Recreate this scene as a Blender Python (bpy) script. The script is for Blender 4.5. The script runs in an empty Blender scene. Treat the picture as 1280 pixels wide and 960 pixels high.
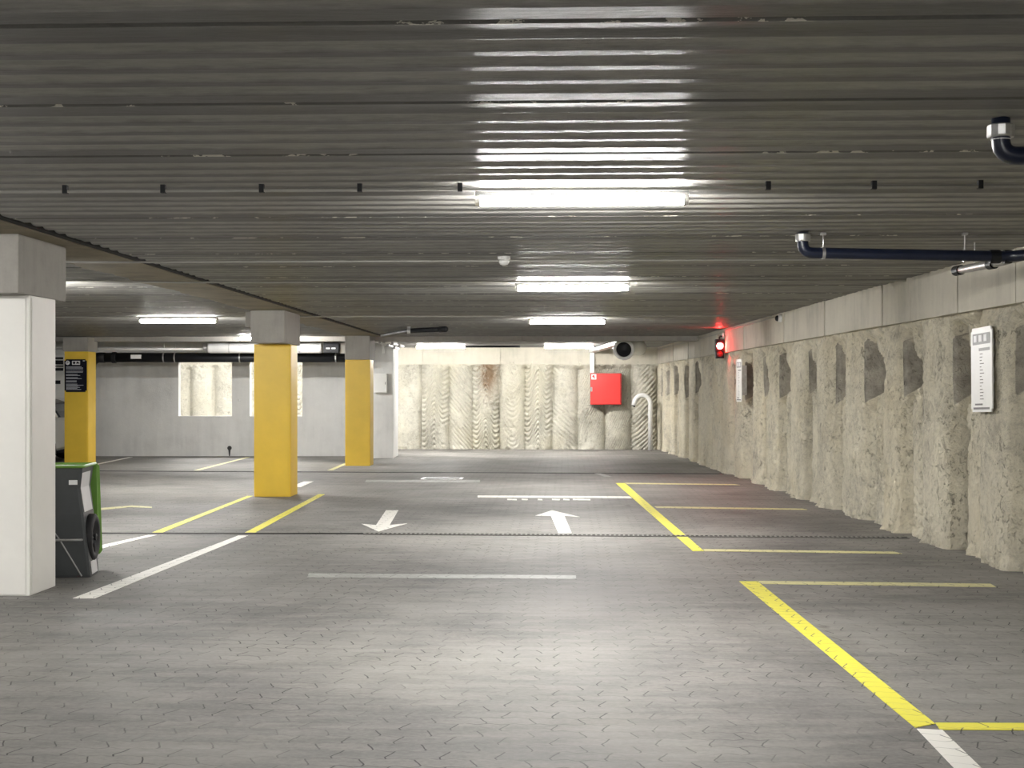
import bpy, bmesh, math, random
import numpy as np
from mathutils import Vector, Matrix

random.seed(7)
C = bpy.context.scene.collection
SC = bpy.context.scene
PI = math.pi
F, CX, HY, EYE, CEIL = 1750.0, 640.0, 490.0, 1.6, 2.84

# ------------------------------------------------------------------ measuring helpers
def G(px, py, z=0.0):
    """point of the photograph on a level plane"""
    Y = (EYE - z) * F / (py - HY)
    return Vector(((px - CX) * Y / F, Y, z))
def P(px, py, Y):
    return Vector(((px - CX) * Y / F, Y, EYE + (HY - py) * Y / F))
TH = math.atan(65 / 1750)
U = Vector((math.cos(TH), -math.sin(TH), 0))      # across the building
V = Vector((math.sin(TH), math.cos(TH), 0))       # along the building
ZU = Vector((0, 0, 1))

# ------------------------------------------------------------------ materials
def nm(name):
    m = bpy.data.materials.new(name); m.use_nodes = True
    return m, m.node_tree, m.node_tree.nodes['Principled BSDF']
def node(nt, kind, **kw):
    n = nt.nodes.new(kind)
    for k, v in kw.items(): setattr(n, k, v)
    return n
def rgba(c): return (c[0], c[1], c[2], 1)
def lk(nt, a, b): nt.links.new(a, b)
def mth(nt, op, a, b=None, c=None):
    n = node(nt, 'ShaderNodeMath', operation=op)
    for i, x in enumerate((a, b, c)):
        if x is None: continue
        if isinstance(x, (int, float)): n.inputs[i].default_value = x
        else: lk(nt, x, n.inputs[i])
    return n.outputs[0]
def ramp(nt, fac, stops):
    r = node(nt, 'ShaderNodeValToRGB'); e = r.color_ramp.elements
    while len(e) < len(stops): e.new(.5)
    for el, (p, c) in zip(e, stops): el.position = p; el.color = rgba(c)
    if fac is not None: lk(nt, fac, r.inputs[0])
    return r
def mixc(nt, fac, a, b, mode='MIX'):
    n = node(nt, 'ShaderNodeMix', data_type='RGBA', blend_type=mode)
    for s, x in ((0, fac), (6, a), (7, b)):
        if isinstance(x, (int, float)): n.inputs[s].default_value = x
        elif isinstance(x, tuple): n.inputs[s].default_value = rgba(x)
        else: lk(nt, x, n.inputs[s])
    return n.outputs[2]
def noise(nt, vec, scale, detail=4, rough=.6, dist=0):
    n = node(nt, 'ShaderNodeTexNoise')
    n.inputs['Scale'].default_value = scale; n.inputs['Detail'].default_value = detail
    n.inputs['Roughness'].default_value = rough; n.inputs['Distortion'].default_value = dist
    if vec is not None: lk(nt, vec, n.inputs['Vector'])
    return n.outputs[0]
def mapping(nt, vec, scale=(1, 1, 1), rot=(0, 0, 0), loc=(0, 0, 0)):
    n = node(nt, 'ShaderNodeMapping')
    n.inputs['Scale'].default_value = scale; n.inputs['Rotation'].default_value = rot; n.inputs['Location'].default_value = loc
    lk(nt, vec, n.inputs['Vector']); return n.outputs[0]
def world_pos(nt): return node(nt, 'ShaderNodeNewGeometry').outputs['Position']
def bump(nt, bsdf, h, strength=.5, dist=.01, prev=None):
    b = node(nt, 'ShaderNodeBump'); b.inputs['Strength'].default_value = strength; b.inputs['Distance'].default_value = dist
    lk(nt, h, b.inputs['Height'])
    if prev is not None: lk(nt, prev, b.inputs['Normal'])
    if bsdf is not None: lk(nt, b.outputs[0], bsdf.inputs['Normal'])
    return b.outputs[0]

def plain(name, col, rough=.5, metal=0, var=.12, scale=6, spec=.5):
    m, nt, b = nm(name)
    n = noise(nt, world_pos(nt), scale, 5)
    d = tuple(x * (1 - var) for x in col); l = tuple(min(1, x * (1 + var)) for x in col)
    r = ramp(nt, n, [(.3, d), (.7, l)])
    lk(nt, r.outputs[0], b.inputs['Base Color'])
    b.inputs['Roughness'].default_value = rough; b.inputs['Metallic'].default_value = metal
    b.inputs['Specular IOR Level'].default_value = spec
    bump(nt, b, noise(nt, world_pos(nt), scale * 8, 3), .08, .004)
    return m
def emit(name, col, strength, base=(.8, .8, .8)):
    m, nt, b = nm(name)
    b.inputs['Base Color'].default_value = rgba(base)
    b.inputs['Emission Color'].default_value = rgba(col); b.inputs['Emission Strength'].default_value = strength
    b.inputs['Roughness'].default_value = .4
    return m

def concrete(name, col, dark=.6, scale=1.5, rough=.85, streak=True, bumpd=.01):
    m, nt, b = nm(name)
    p = world_pos(nt)
    n1 = noise(nt, p, scale, 8, .65)
    n2 = noise(nt, mapping(nt, p, (5, 5, .5)), scale, 5, .6)
    f = mth(nt, 'ADD', mth(nt, 'MULTIPLY', n1, .65), mth(nt, 'MULTIPLY', n2, .35)) if streak else n1
    d = tuple(x * dark for x in col)
    r = ramp(nt, f, [(.28, d), (.5, col), (.75, tuple(min(1, x * 1.18) for x in col))])
    fine = noise(nt, p, 45, 4, .7)
    c = mixc(nt, mth(nt, 'MULTIPLY', fine, .35), r.outputs[0], tuple(x * .75 for x in col))
    lk(nt, c, b.inputs['Base Color']); b.inputs['Roughness'].default_value = rough
    b.inputs['Specular IOR Level'].default_value = .3
    bump(nt, b, mth(nt, 'ADD', fine, noise(nt, p, 9, 6)), .35, bumpd)
    return m

def ceiling_mat():
    m, nt, b = nm('ribbed_concrete_soffit')
    uv = node(nt, 'ShaderNodeUVMap').outputs[0]      # u across, v along the building, metres
    long = noise(nt, mapping(nt, uv, (.5, 9, 1)), 1.0, 8, .7)
    big = noise(nt, mapping(nt, uv, (.25, .5, 1)), 1.0, 4, .55)
    fine = noise(nt, mapping(nt, uv, (7, 45, 1)), 1.0, 5, .75)
    spots = noise(nt, mapping(nt, uv, (5, 12, 1)), 1.0, 3, .5)
    f = mth(nt, 'ADD', mth(nt, 'MULTIPLY', long, .5), mth(nt, 'MULTIPLY', fine, .5))
    r = ramp(nt, f, [(.32, (.105, .103, .097)), (.5, (.195, .192, .182)), (.7, (.285, .28, .265))])
    c = mixc(nt, ramp(nt, big, [(.35, (0, 0, 0)), (.7, (.35, .35, .35))]).outputs[0], r.outputs[0], (.20, .19, .165))
    ys_ = node(nt, 'ShaderNodeSeparateXYZ'); lk(nt, uv, ys_.inputs[0])
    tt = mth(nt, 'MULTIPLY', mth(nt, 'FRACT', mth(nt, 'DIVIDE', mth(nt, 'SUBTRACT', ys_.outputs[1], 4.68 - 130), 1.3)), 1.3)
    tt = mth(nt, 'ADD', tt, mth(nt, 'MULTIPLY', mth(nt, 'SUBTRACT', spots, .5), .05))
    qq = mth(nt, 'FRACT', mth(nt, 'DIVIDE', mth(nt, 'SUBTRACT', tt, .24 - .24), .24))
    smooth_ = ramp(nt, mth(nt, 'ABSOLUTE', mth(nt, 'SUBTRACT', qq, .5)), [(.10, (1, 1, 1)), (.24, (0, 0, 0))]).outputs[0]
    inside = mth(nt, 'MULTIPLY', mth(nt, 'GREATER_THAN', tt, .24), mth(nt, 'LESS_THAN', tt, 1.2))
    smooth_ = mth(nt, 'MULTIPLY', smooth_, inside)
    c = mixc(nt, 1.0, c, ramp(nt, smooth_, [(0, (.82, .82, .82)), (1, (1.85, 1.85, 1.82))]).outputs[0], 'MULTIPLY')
    # slab joints with pale crumbs of grout
    y = node(nt, 'ShaderNodeSeparateXYZ'); lk(nt, uv, y.inputs[0])
    fr = mth(nt, 'FRACT', mth(nt, 'DIVIDE', mth(nt, 'SUBTRACT', y.outputs[1], 4.68 - 130), 1.3))
    dj = mth(nt, 'ABSOLUTE', mth(nt, 'SUBTRACT', fr, .012))
    jm = mth(nt, 'LESS_THAN', dj, .016)
    crumbs = mth(nt, 'GREATER_THAN', noise(nt, mapping(nt, uv, (9, 30, 1)), 1.0, 4, .7), .56)
    sparse = mth(nt, 'GREATER_THAN', noise(nt, mapping(nt, uv, (.7, .3, 1)), 1.0, 2, .5), .47)
    g = mth(nt, 'MULTIPLY', mth(nt, 'MULTIPLY', jm, crumbs), sparse)
    c = mixc(nt, g, c, (.72, .70, .62))
    lk(nt, c, b.inputs['Base Color'])
    b.inputs['Roughness'].default_value = .42
    b.inputs['Specular IOR Level'].default_value = .55
    b.inputs['Anisotropic'].default_value = .85
    tg = node(nt, 'ShaderNodeTangent', direction_type='UV_MAP'); lk(nt, tg.outputs[0], b.inputs['Tangent'])
    b.inputs['Anisotropic Rotation'].default_value = ANISO_ROT
    bump(nt, b, mth(nt, 'ADD', mth(nt, 'MULTIPLY', long, 1.0), mth(nt, 'ADD', fine, mth(nt, 'MULTIPLY', spots, .4))), .35, .012)
    return m
ANISO_ROT = 0.25

def paver_nodes(nt):
    """joint mask and stone tone of the interlocking pavers, in world space"""
    p = world_pos(nt)
    q = mapping(nt, p, rot=(0, 0, TH))
    s = node(nt, 'ShaderNodeSeparateXYZ'); lk(nt, q, s.inputs[0])
    tri = lambda x, per: mth(nt, 'PINGPONG', x, per)
    x = mth(nt, 'ADD', s.outputs[0], mth(nt, 'MULTIPLY', tri(s.outputs[1], .13), .38))
    y = mth(nt, 'ADD', s.outputs[1], mth(nt, 'MULTIPLY', tri(s.outputs[0], .06), .45))
    w = noise(nt, p, 7, 2)
    x = mth(nt, 'ADD', x, mth(nt, 'MULTIPLY', w, .03)); y = mth(nt, 'ADD', y, mth(nt, 'MULTIPLY', w, .02))
    c = node(nt, 'ShaderNodeCombineXYZ'); lk(nt, x, c.inputs[0]); lk(nt, y, c.inputs[1])
    br = node(nt, 'ShaderNodeTexBrick'); lk(nt, c.outputs[0], br.inputs['Vector'])
    br.offset = .5
    for k, v in (('Scale', 1), ('Mortar Size', .0045), ('Mortar Smooth', .25), ('Bias', 0), ('Brick Width', .24), ('Row Height', .13)):
        br.inputs[k].default_value = v
    br.inputs['Color1'].default_value = (0, 0, 0, 1); br.inputs['Color2'].default_value = (1, 1, 1, 1); br.inputs['Mortar'].default_value = (.5, .5, .5, 1)
    fr = mth(nt, 'FRACT', mth(nt, 'DIVIDE', y, .13))
    row = mth(nt, 'LESS_THAN', mth(nt, 'MINIMUM', fr, mth(nt, 'SUBTRACT', 1, fr)), .06)
    keep = ramp(nt, noise(nt, p, 2.3, 3), [(.5, (.25,) * 3), (.66, (.9,) * 3)]).outputs[0]
    jt = mth(nt, 'MULTIPLY', br.outputs['Fac'], mth(nt, 'SUBTRACT', 1, mth(nt, 'MULTIPLY', row, mth(nt, 'SUBTRACT', 1, keep))))
    return p, jt, br.outputs['Color']

def floor_mat():
    m, nt, b = nm('interlocking_concrete_pavers')
    p, joint, tone = paver_nodes(nt)
    n1 = noise(nt, p, .45, 6, .6)
    n2 = noise(nt, mapping(nt, p, (1.2, 5, 1)), 1.3, 8, .7)
    n3 = noise(nt, p, 30, 6, .75)
    f = mth(nt, 'ADD', mth(nt, 'MULTIPLY', n1, .45), mth(nt, 'ADD', mth(nt, 'MULTIPLY', n2, .35), mth(nt, 'MULTIPLY', n3, .2)))
    r = ramp(nt, f, [(.37, (.095, .092, .087)), (.5, (.21, .203, .190)), (.64, (.31, .296, .274))])
    tr = ramp(nt, tone, [(0, (.93, .93, .93)), (1, (1.06, 1.05, 1.03))])
    c = mixc(nt, 1.0, r.outputs[0], tr.outputs[0], 'MULTIPLY')
    vis = ramp(nt, noise(nt, p, 1.1, 4, .6), [(.40, (.3,) * 3), (.60, (1,) * 3)])
    jm = mth(nt, 'MULTIPLY', joint, vis.outputs[0])
    c = mixc(nt, jm, c, (.045, .043, .04))
    # oil drips
    v = noise(nt, mapping(nt, p, (1.6, .9, 1), loc=(3, 1, 0)), 1.0, 3, .5)
    c = mixc(nt, ramp(nt, v, [(.70, (0, 0, 0)), (.76, (.75,) * 3)]).outputs[0], c, (.05, .047, .042))
    lk(nt, c, b.inputs['Base Color'])
    rr = ramp(nt, n2, [(.3, (.60,) * 3), (.7, (.75,) * 3)])
    lk(nt, rr.outputs[0], b.inputs['Roughness'])
    b.inputs['Specular IOR Level'].default_value = .22
    h = mth(nt, 'SUBTRACT', mth(nt, 'MULTIPLY', n3, .35), mth(nt, 'MULTIPLY', joint, 1.2))
    h = mth(nt, 'ADD', h, mth(nt, 'MULTIPLY', n2, .45))
    bump(nt, b, h, .4, .006)
    return m

def paint_mat(name, col, wear=.45, worn=.62):
    m, nt, b = nm(name)
    p, joint, tone = paver_nodes(nt)
    n = noise(nt, mapping(nt, p, (3, 3, 1)), 5, 8, .75)
    big = noise(nt, p, 1.6, 3)
    k = mth(nt, 'ADD', mth(nt, 'MULTIPLY', n, .7), mth(nt, 'MULTIPLY', big, .3))
    r = ramp(nt, k, [(worn - .08, (0, 0, 0)), (worn + .12, (wear,) * 3)])
    c = mixc(nt, r.outputs[0], col, (.27, .262, .24))
    c = mixc(nt, mth(nt, 'MULTIPLY', joint, .8), c, (.09, .085, .07))
    lk(nt, c, b.inputs['Base Color']); b.inputs['Roughness'].default_value = .6
    bump(nt, b, mth(nt, 'SUBTRACT', n, mth(nt, 'MULTIPLY', joint, 1.5)), .35, .005)
    return m

def pile_mat(name, col, dark, stain=None, warm=(.62, .53, .33), pocket_col=None):
    m, nt, b = nm(name)
    p = world_pos(nt)
    n1 = noise(nt, p, 1.1, 7, .62); n2 = noise(nt, p, 11, 8, .72, .6)
    n3 = noise(nt, p, 42, 5, .7)
    f = mth(nt, 'ADD', mth(nt, 'MULTIPLY', n1, .45), mth(nt, 'ADD', mth(nt, 'MULTIPLY', n2, .38), mth(nt, 'MULTIPLY', n3, .17)))
    r = ramp(nt, f, [(.36, dark), (.5, col), (.63, tuple(min(.85, x * 1.2) for x in col))])
    c = mixc(nt, ramp(nt, noise(nt, p, .8, 4), [(.45, (0, 0, 0)), (.7, (.5,) * 3)]).outputs[0], r.outputs[0], warm)
    pits = noise(nt, mapping(nt, p, (1, 1, .8)), 19, 6, .68, 1.2)
    where = ramp(nt, noise(nt, p, 2.1, 4), [(.36, (.15,) * 3), (.6, (1,) * 3)]).outputs[0]
    pk = mth(nt, 'MULTIPLY', ramp(nt, pits, [(.33, (1,) * 3), (.44, (0,) * 3)]).outputs[0], where)
    c = mixc(nt, mth(nt, 'MULTIPLY', pk, .55), c, tuple(x * .55 for x in dark))
    if stain:
        sx = node(nt, 'ShaderNodeSeparateXYZ'); lk(nt, p, sx.inputs[0])
        dx = mth(nt, 'DIVIDE', mth(nt, 'ABSOLUTE', mth(nt, 'SUBTRACT', mth(nt, 'ADD', sx.outputs[0], mth(nt, 'MULTIPLY', mth(nt, 'SUBTRACT', n2, .5), .7)), stain[0])), stain[1])
        hz = mth(nt, 'DIVIDE', mth(nt, 'SUBTRACT', sx.outputs[2], stain[2]), stain[3])
        k = mth(nt, 'MULTIPLY', mth(nt, 'MAXIMUM', mth(nt, 'SUBTRACT', 1, dx), 0), mth(nt, 'MINIMUM', mth(nt, 'MAXIMUM', hz, 0), 1))
        k = mth(nt, 'MULTIPLY', k, mth(nt, 'MULTIPLY', n2, 2.2))
        c = mixc(nt, mth(nt, 'MINIMUM', k, .85), c, (.21, .125, .06))
    if pocket_col:                                     # darker brown-grey tone masked into the broken pockets
        at = node(nt, 'ShaderNodeAttribute'); at.attribute_name = 'pocket_tone'
        gr = ramp(nt, noise(nt, p, 5, 6, .6), [(.35, tuple(x * .7 for x in pocket_col)), (.7, tuple(x * 1.2 for x in pocket_col))]).outputs[0]
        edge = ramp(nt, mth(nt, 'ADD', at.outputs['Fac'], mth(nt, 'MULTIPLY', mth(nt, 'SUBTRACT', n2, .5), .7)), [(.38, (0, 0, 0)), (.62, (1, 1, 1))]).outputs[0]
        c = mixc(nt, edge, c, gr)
    lk(nt, c, b.inputs['Base Color']); b.inputs['Roughness'].default_value = .9
    b.inputs['Specular IOR Level'].default_value = .2
    bump(nt, b, mth(nt, 'SUBTRACT', mth(nt, 'ADD', n2, mth(nt, 'MULTIPLY', n3, .5)), mth(nt, 'MULTIPLY', pk, .6)), 1.0, .03)
    return m

LAMP = 92.0
M = {}
M['floor'] = floor_mat()
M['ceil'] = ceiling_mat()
M['pile'] = pile_mat('cast_pile_concrete', (.66, .615, .49), (.36, .335, .27), warm=(.68, .60, .42), pocket_col=(.40, .37, .31))
M['pile_far'] = pile_mat('pale_pile_concrete', (.55, .53, .45), (.30, .28, .225), warm=(.58, .54, .40), stain=(-.64, .36, 1.15, .9))
M['band'] = concrete('capping_beam_concrete', (.53, .50, .42), .62)
M['band_far'] = concrete('pale_capping_concrete', (.54, .51, .42), .7)
M['wall'] = concrete('smooth_grey_concrete', (.68, .68, .655), .72, .9)
M['beam'] = concrete('brown_beam_concrete', (.24, .205, .145), .6, 2.0, streak=False)
M['cap'] = concrete('capital_concrete', (.34, .325, .295), .75, 2.5)
M['yellow'] = plain('yellow_cladding', (.78, .52, .035), .42, var=.07, scale=2)
M['white_clad'] = plain('white_cladding', (.72, .71, .66), .5, var=.04, scale=2)
M['yline'] = paint_mat('yellow_floor_paint', (.78, .72, .07))
M['pline'] = paint_mat('pale_yellow_floor_paint', (.66, .62, .30), .6, .55)
M['wline'] = paint_mat('white_floor_paint', (.80, .78, .72), .5, .66)
M['faint'] = paint_mat('worn_white_floor_paint', (.42, .43, .40), .95, .46)
M['black'] = plain('black_plastic', (.010, .011, .013), .5, var=.2, spec=.3)
M['blue_black'] = plain('dark_blue_pipe_plastic', (.008, .012, .028), .32, var=.2)
M['steel'] = plain('galvanised_steel', (.55, .55, .54), .38, .85, var=.15, scale=20)
M['white'] = plain('white_plastic', (.75, .75, .72), .4, var=.03)
M['grey'] = plain('grey_plastic', (.33, .33, .32), .5, var=.06)
M['conduit'] = plain('conduit_grey', (.36, .35, .32), .5, var=.08)
M['duct'] = plain('silver_duct', (.74, .74, .72), .45, .1, var=.05)
M['red'] = plain('red_cabinet_paint', (.70, .025, .02), .38, var=.04, scale=2)
M['dred'] = plain('dark_red_paint', (.30, .012, .012), .4, var=.05)
M['binbody'] = plain('charcoal_bin_plastic', (.045, .05, .052), .5, var=.12)
M['bingreen'] = plain('green_lid_plastic', (.12, .26, .035), .45, var=.08)
M['rubber'] = plain('tyre_rubber', (.012, .012, .013), .7, var=.2)
M['sticker'] = plain('pale_sticker', (.62, .62, .62), .5, var=.06)
M['ink'] = plain('navy_sign_face', (.005, .006, .014), .7, var=.1, spec=.2)
M['text'] = plain('printed_mark', (.45, .46, .50), .5, var=.05)
M['white_mark'] = plain('white_printed_mark', (.8, .8, .8), .5, var=.02)
M['dark_mark'] = plain('dark_printed_mark', (.16, .15, .15), .5, var=.1)
M['iron'] = plain('cast_iron_grate', (.035, .034, .032), .55, .4, var=.2, scale=15)
M['grate'] = plain('dull_grate_metal', (.20, .195, .18), .7, var=.2, scale=15, spec=.2)
M['void'] = plain('dark_recess', (.008, .008, .008), .9)
M['carpaint'] = plain('pearl_white_car_paint', (.66, .65, .60), .22, var=.02)
M['glass'] = plain('tinted_car_glass', (.05, .055, .06), .08, var=.1)
M['tail'] = plain('red_tail_lens', (.35, .02, .02), .2)
M['lamp'] = emit('lit_tube_diffuser', (1, .98, .96), LAMP)
M['redlamp'] = emit('lit_red_lens', (1, .035, .03), 150, (.5, .02, .02))

# ------------------------------------------------------------------ mesh helpers
def obj(name, bm, mat, parent=None, smooth=False, recalc=True):
    if recalc: bmesh.ops.recalc_face_normals(bm, faces=bm.faces)
    me = bpy.data.meshes.new(name); bm.to_mesh(me); bm.free()
    for mm in (mat if isinstance(mat, (list, tuple)) else [mat]): me.materials.append(M[mm] if isinstance(mm, str) else mm)
    o = bpy.data.objects.new(name, me); C.objects.link(o)
    if smooth:
        for f in me.polygons: f.use_smooth = True
    if parent is not None:
        o.parent = parent
        o.matrix_parent_inverse = Matrix.Identity(4)
    return o
def tag(o, label, cat, group=None):
    o['label'] = label; o['category'] = cat
    if group: o['group'] = group
    return o
def thing(name, label, cat, loc=(0, 0, 0), rz=0, group=None):
    o = bpy.data.objects.new(name, None); C.objects.link(o)
    o.location = loc; o.rotation_euler = (0, 0, rz); o.empty_display_size = .2
    return tag(o, label, cat, group)
def struct(name, bm, mat, parent=None, smooth=False, recalc=True):
    o = obj(name, bm, mat, parent, smooth, recalc)
    o['kind'] = 'structure'
    return o
def dup(root, loc, rz=None, label=None):
    r = root.copy(); C.objects.link(r); r.location = loc
    if rz is not None: r.rotation_euler = (0, 0, rz)
    if label: r['label'] = label
    for ch in list(root.children):
        c = ch.copy(); C.objects.link(c); c.parent = r
        for g in ch.children:
            d = g.copy(); C.objects.link(d); d.parent = c
    return r
def box(bm, a, b, bev=0, mi=0):
    a, b = Vector(a), Vector(b)
    r = bmesh.ops.create_cube(bm, size=1)
    for v in r['verts']:
        v.co = Vector([(a[i] + b[i]) / 2 + v.co[i] * abs(b[i] - a[i]) for i in range(3)])
    fs = list({f for v in r['verts'] for f in v.link_faces})
    for f in fs: f.material_index = mi
    if bev:
        es = list({e for v in r['verts'] for e in v.link_edges})
        bmesh.ops.bevel(bm, geom=es, offset=bev, segments=2, affect='EDGES', profile=.6)
    return bm
def nb(): return bmesh.new()
def boxbm(a, b, bev=0): return box(nb(), a, b, bev)
def fillet(pts, r, n=6):
    pts = [Vector(p) for p in pts]; out = [pts[0]]
    for i in range(1, len(pts) - 1):
        a, b, c = pts[i - 1], pts[i], pts[i + 1]
        d1, d2 = (a - b), (c - b); L = min(r, d1.length * .49, d2.length * .49)
        p, q = b + d1.normalized() * L, b + d2.normalized() * L
        for k in range(n + 1):
            t = k / n; out.append(p * (1 - t) ** 2 + b * 2 * t * (1 - t) + q * t * t)
    out.append(pts[-1]); return out
def tube(bm, pts, r, n=14, fil=0, caps=True, squash=None):
    pts = fillet(pts, fil) if fil else [Vector(p) for p in pts]
    rs = r if isinstance(r, (list, tuple)) else [r] * len(pts)
    t0 = (pts[1] - pts[0]).normalized()
    nrm = t0.orthogonal().normalized()
    rings = []
    for i, p in enumerate(pts):
        t = (pts[min(i + 1, len(pts) - 1)] - pts[max(i - 1, 0)]).normalized()
        nrm = (nrm - t * nrm.dot(t)).normalized(); bi = t.cross(nrm)
        rings.append([bm.verts.new(p + (nrm * math.cos(2 * PI * k / n) + bi * math.sin(2 * PI * k / n)) * rs[i]) for k in range(n)])
    for a, b in zip(rings, rings[1:]):
        for k in range(n): bm.faces.new((a[k], a[(k + 1) % n], b[(k + 1) % n], b[k]))
    if caps: bm.faces.new(rings[0][::-1]); bm.faces.new(rings[-1])
    return bm
def tubebm(*a, **k): return tube(nb(), *a, **k)
def prism(bm, poly, ext):
    """closed polygon (3-D points) pushed by a vector"""
    ext = Vector(ext)
    a = [bm.verts.new(Vector(p)) for p in poly]; b = [bm.verts.new(Vector(p) + ext) for p in poly]
    bm.faces.new(a[::-1]); bm.faces.new(b); n = len(a)
    for i in range(n): bm.faces.new((a[i], a[(i + 1) % n], b[(i + 1) % n], b[i]))
    return bm
def lathe(bm, prof, c=(0, 0, 0), n=24, axis='Z'):
    rings = []
    for r, z in prof:
        ring = []
        for k in range(n):
            t = 2 * PI * k / n; x, y = r * math.cos(t), r * math.sin(t)
            q = Vector((x, y, z)) if axis == 'Z' else (Vector((z, x, y)) if axis == 'X' else Vector((x, z, y)))
            ring.append(bm.verts.new(Vector(c) + q))
        rings.append(ring)
    for a, b in zip(rings, rings[1:]):
        for k in range(n): bm.faces.new((a[k], a[(k + 1) % n], b[(k + 1) % n], b[k]))
    bm.faces.new(rings[0][::-1]); bm.faces.new(rings[-1])
    return bm

# ------------------------------------------------------------------ value noise for the cast walls
def vnoise(x, y, seed):
    xi, yi = np.floor(x).astype(np.int64), np.floor(y).astype(np.int64); fx, fy = x - xi, y - yi
    fx = fx * fx * (3 - 2 * fx); fy = fy * fy * (3 - 2 * fy)
    def h(a, b):
        v = (a * 374761393 + b * 668265263 + seed * 1442695041) & 0xffffffff
        v = ((v ^ (v >> 13)) * 1274126177) & 0xffffffff
        return ((v ^ (v >> 16)) & 0xffff) / 65535.0
    return (h(xi, yi) * (1 - fx) + h(xi + 1, yi) * fx) * (1 - fy) + (h(xi, yi + 1) * (1 - fx) + h(xi + 1, yi + 1) * fx) * fy
def fbm(x, y, seed, oc=4):
    s = 0; a = .5
    for k in range(oc):
        s = s + a * (vnoise(x, y, seed + k) - .5); x = x * 2.03; y = y * 2.03; a *= .55
    return s
def sstep(a, b, x):
    t = np.clip((x - a) / (b - a), 0, 1); return t * t * (3 - 2 * t)
def sheet(name, co, nx, ny, mat, parent=None, flip=False, patch=None):
    me = bpy.data.meshes.new(name)
    idx = np.arange(nx * ny).reshape(nx, ny)
    q = np.stack([idx[:-1, :-1], idx[1:, :-1], idx[1:, 1:], idx[:-1, 1:]], -1).reshape(-1, 4)
    if flip: q = q[:, ::-1]
    me.from_pydata(co.reshape(-1, 3).tolist(), [], q.tolist()); me.materials.append(M[mat])
    for f in me.polygons: f.use_smooth = True
    o = bpy.data.objects.new(name, me); C.objects.link(o)
    if parent: o.parent = parent
    if patch is not None:
        at = me.attributes.new('pocket_tone', 'FLOAT', 'POINT'); at.data.foreach_set('value', patch.reshape(-1).astype(np.float32))
    return o

GROOVE = .075; PITCH = .12; BULGE = .27; POWER = 2.6; DEEP = .52
PATCH = {}
def pile_depth(s, h, bounds, pockets, seed, style, mound=()):
    """how far the face lies behind the crest line; s along the wall, h height"""
    b = np.array(bounds); i = np.clip(np.searchsorted(b, s) - 1, 0, len(b) - 2)
    wob = .05 * fbm(s * 0 + i * 3.7, h * 1.1, seed + 40, 2)
    t = np.clip((s + wob - b[i]) / (b[i + 1] - b[i]), 0, 1)
    e = np.abs(2 * t - 1)
    rng = np.random.RandomState(seed); n = len(b)
    off = rng.uniform(-.035, .045, n); ang = rng.uniform(-1.3, 1.3, n); ph = rng.uniform(0, 6, n); amp = rng.uniform(.3, 1, n); kind = rng.randint(0, 4, n)
    if style:
        for k, (kk, aa, am) in style.items(): kind[k], ang[k], amp[k] = kk, aa, am
    w = b[i + 1] - b[i]
    pk = np.isin(i, list(pockets))
    full = (~pk) & (len(pockets) > 0)          # the full piles show broad, nearly flat faces with hard edges
    d = np.where(full, .13, BULGE) * w / .8 * (1 - np.sqrt(np.clip(1 - .97 * e ** np.where(full, 5.0, POWER), 0, 1))) + off[i] * np.where(full, .5, 1)
    # drag grooves left by the auger
    ss = (t - .5) * w
    run = np.where(kind[i] == 0, h + ang[i] * ss,
          np.where(kind[i] == 1, h + 1.1 * np.abs(ss) * np.sign(ang[i]),
          np.where(kind[i] == 2, h + .12 * np.sin(ss * 14 + ph[i]) + .9 * np.abs(ss), h - 1.6 * ss * ss * 3 + ang[i] * .3 * ss)))
    run = run + .10 * fbm(s * 3, h * 2, seed + 11, 3)
    g = np.abs(np.sin(run * PI / PITCH + ph[i]))
    gm = sstep(-.12, .08, fbm(s * 1.3, h * 1.1, seed + 21, 3) + .16 * (amp[i] - .4)) * amp[i]
    if len(pockets): gm = gm * np.where(full, .45, 1) * (1 - e ** 3)
    d = d + GROOVE * (1 - g) ** 1.1 * gm
    d = d - .022 * fbm(s * 3.2, h * 2.2, seed, 4)
    rough = .026 * fbm(s * 10, h * 8, seed + 5, 4) - .035 * sstep(.16, .30, fbm(s * 2.4, h * 1.7, seed + 31, 4))
    # pockets where every other pile was broken back above eye level
    jag = .05 * fbm(s * 3, h * 3, seed + 8, 2); hi = rng.uniform(2.22, 2.36, n)[i]; low = rng.uniform(-.06, .10, n)[i]
    t0 = np.clip(1 - (hi - h) / .42 * .86, .10, 1.0) + jag
    lo = 1.74 + low - .36 * (t - .1) / .9 + jag
    ins = pk * sstep(0, .035, t - t0) * sstep(0, .08, h - lo) * sstep(0, .10, hi + .02 - h)
    d = d + pk * .10
    d = d - rough * (1 - .9 * ins)
    back = np.clip((1 - t) / .17, 0, 1)           # the far side of a pocket slopes back in
    d = d * (1 - ins) + ins * (.05 + (DEEP - .05) * back)
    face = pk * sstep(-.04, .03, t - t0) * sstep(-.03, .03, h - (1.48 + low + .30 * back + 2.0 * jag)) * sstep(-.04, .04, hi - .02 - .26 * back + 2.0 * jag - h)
    for k, top in mound:                       # piles whose upper half is broken back to a rounded stump
        mk = (i == k); hh = top - .22 * e ** 2
        d = d + mk * .12 * sstep(0, .08, h - hh)
    # rubble under the capping beam and crumbs at the foot
    tp = sstep(2.22, 2.36, h + .12 * fbm(s * 5, h * 3, seed + 3, 4))
    d = d * (1 - tp) + tp * (.03 - .11 * fbm(s * 9, h * 9, seed + 6, 4))
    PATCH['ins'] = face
    ft = 1 - sstep(0, .12, h + .14 * fbm(s * 5, s * 0, seed + 9, 4))
    d = d - ft * (.015 + .16 * fbm(s * 8, h * 6, seed + 7, 4))
    return d

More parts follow.
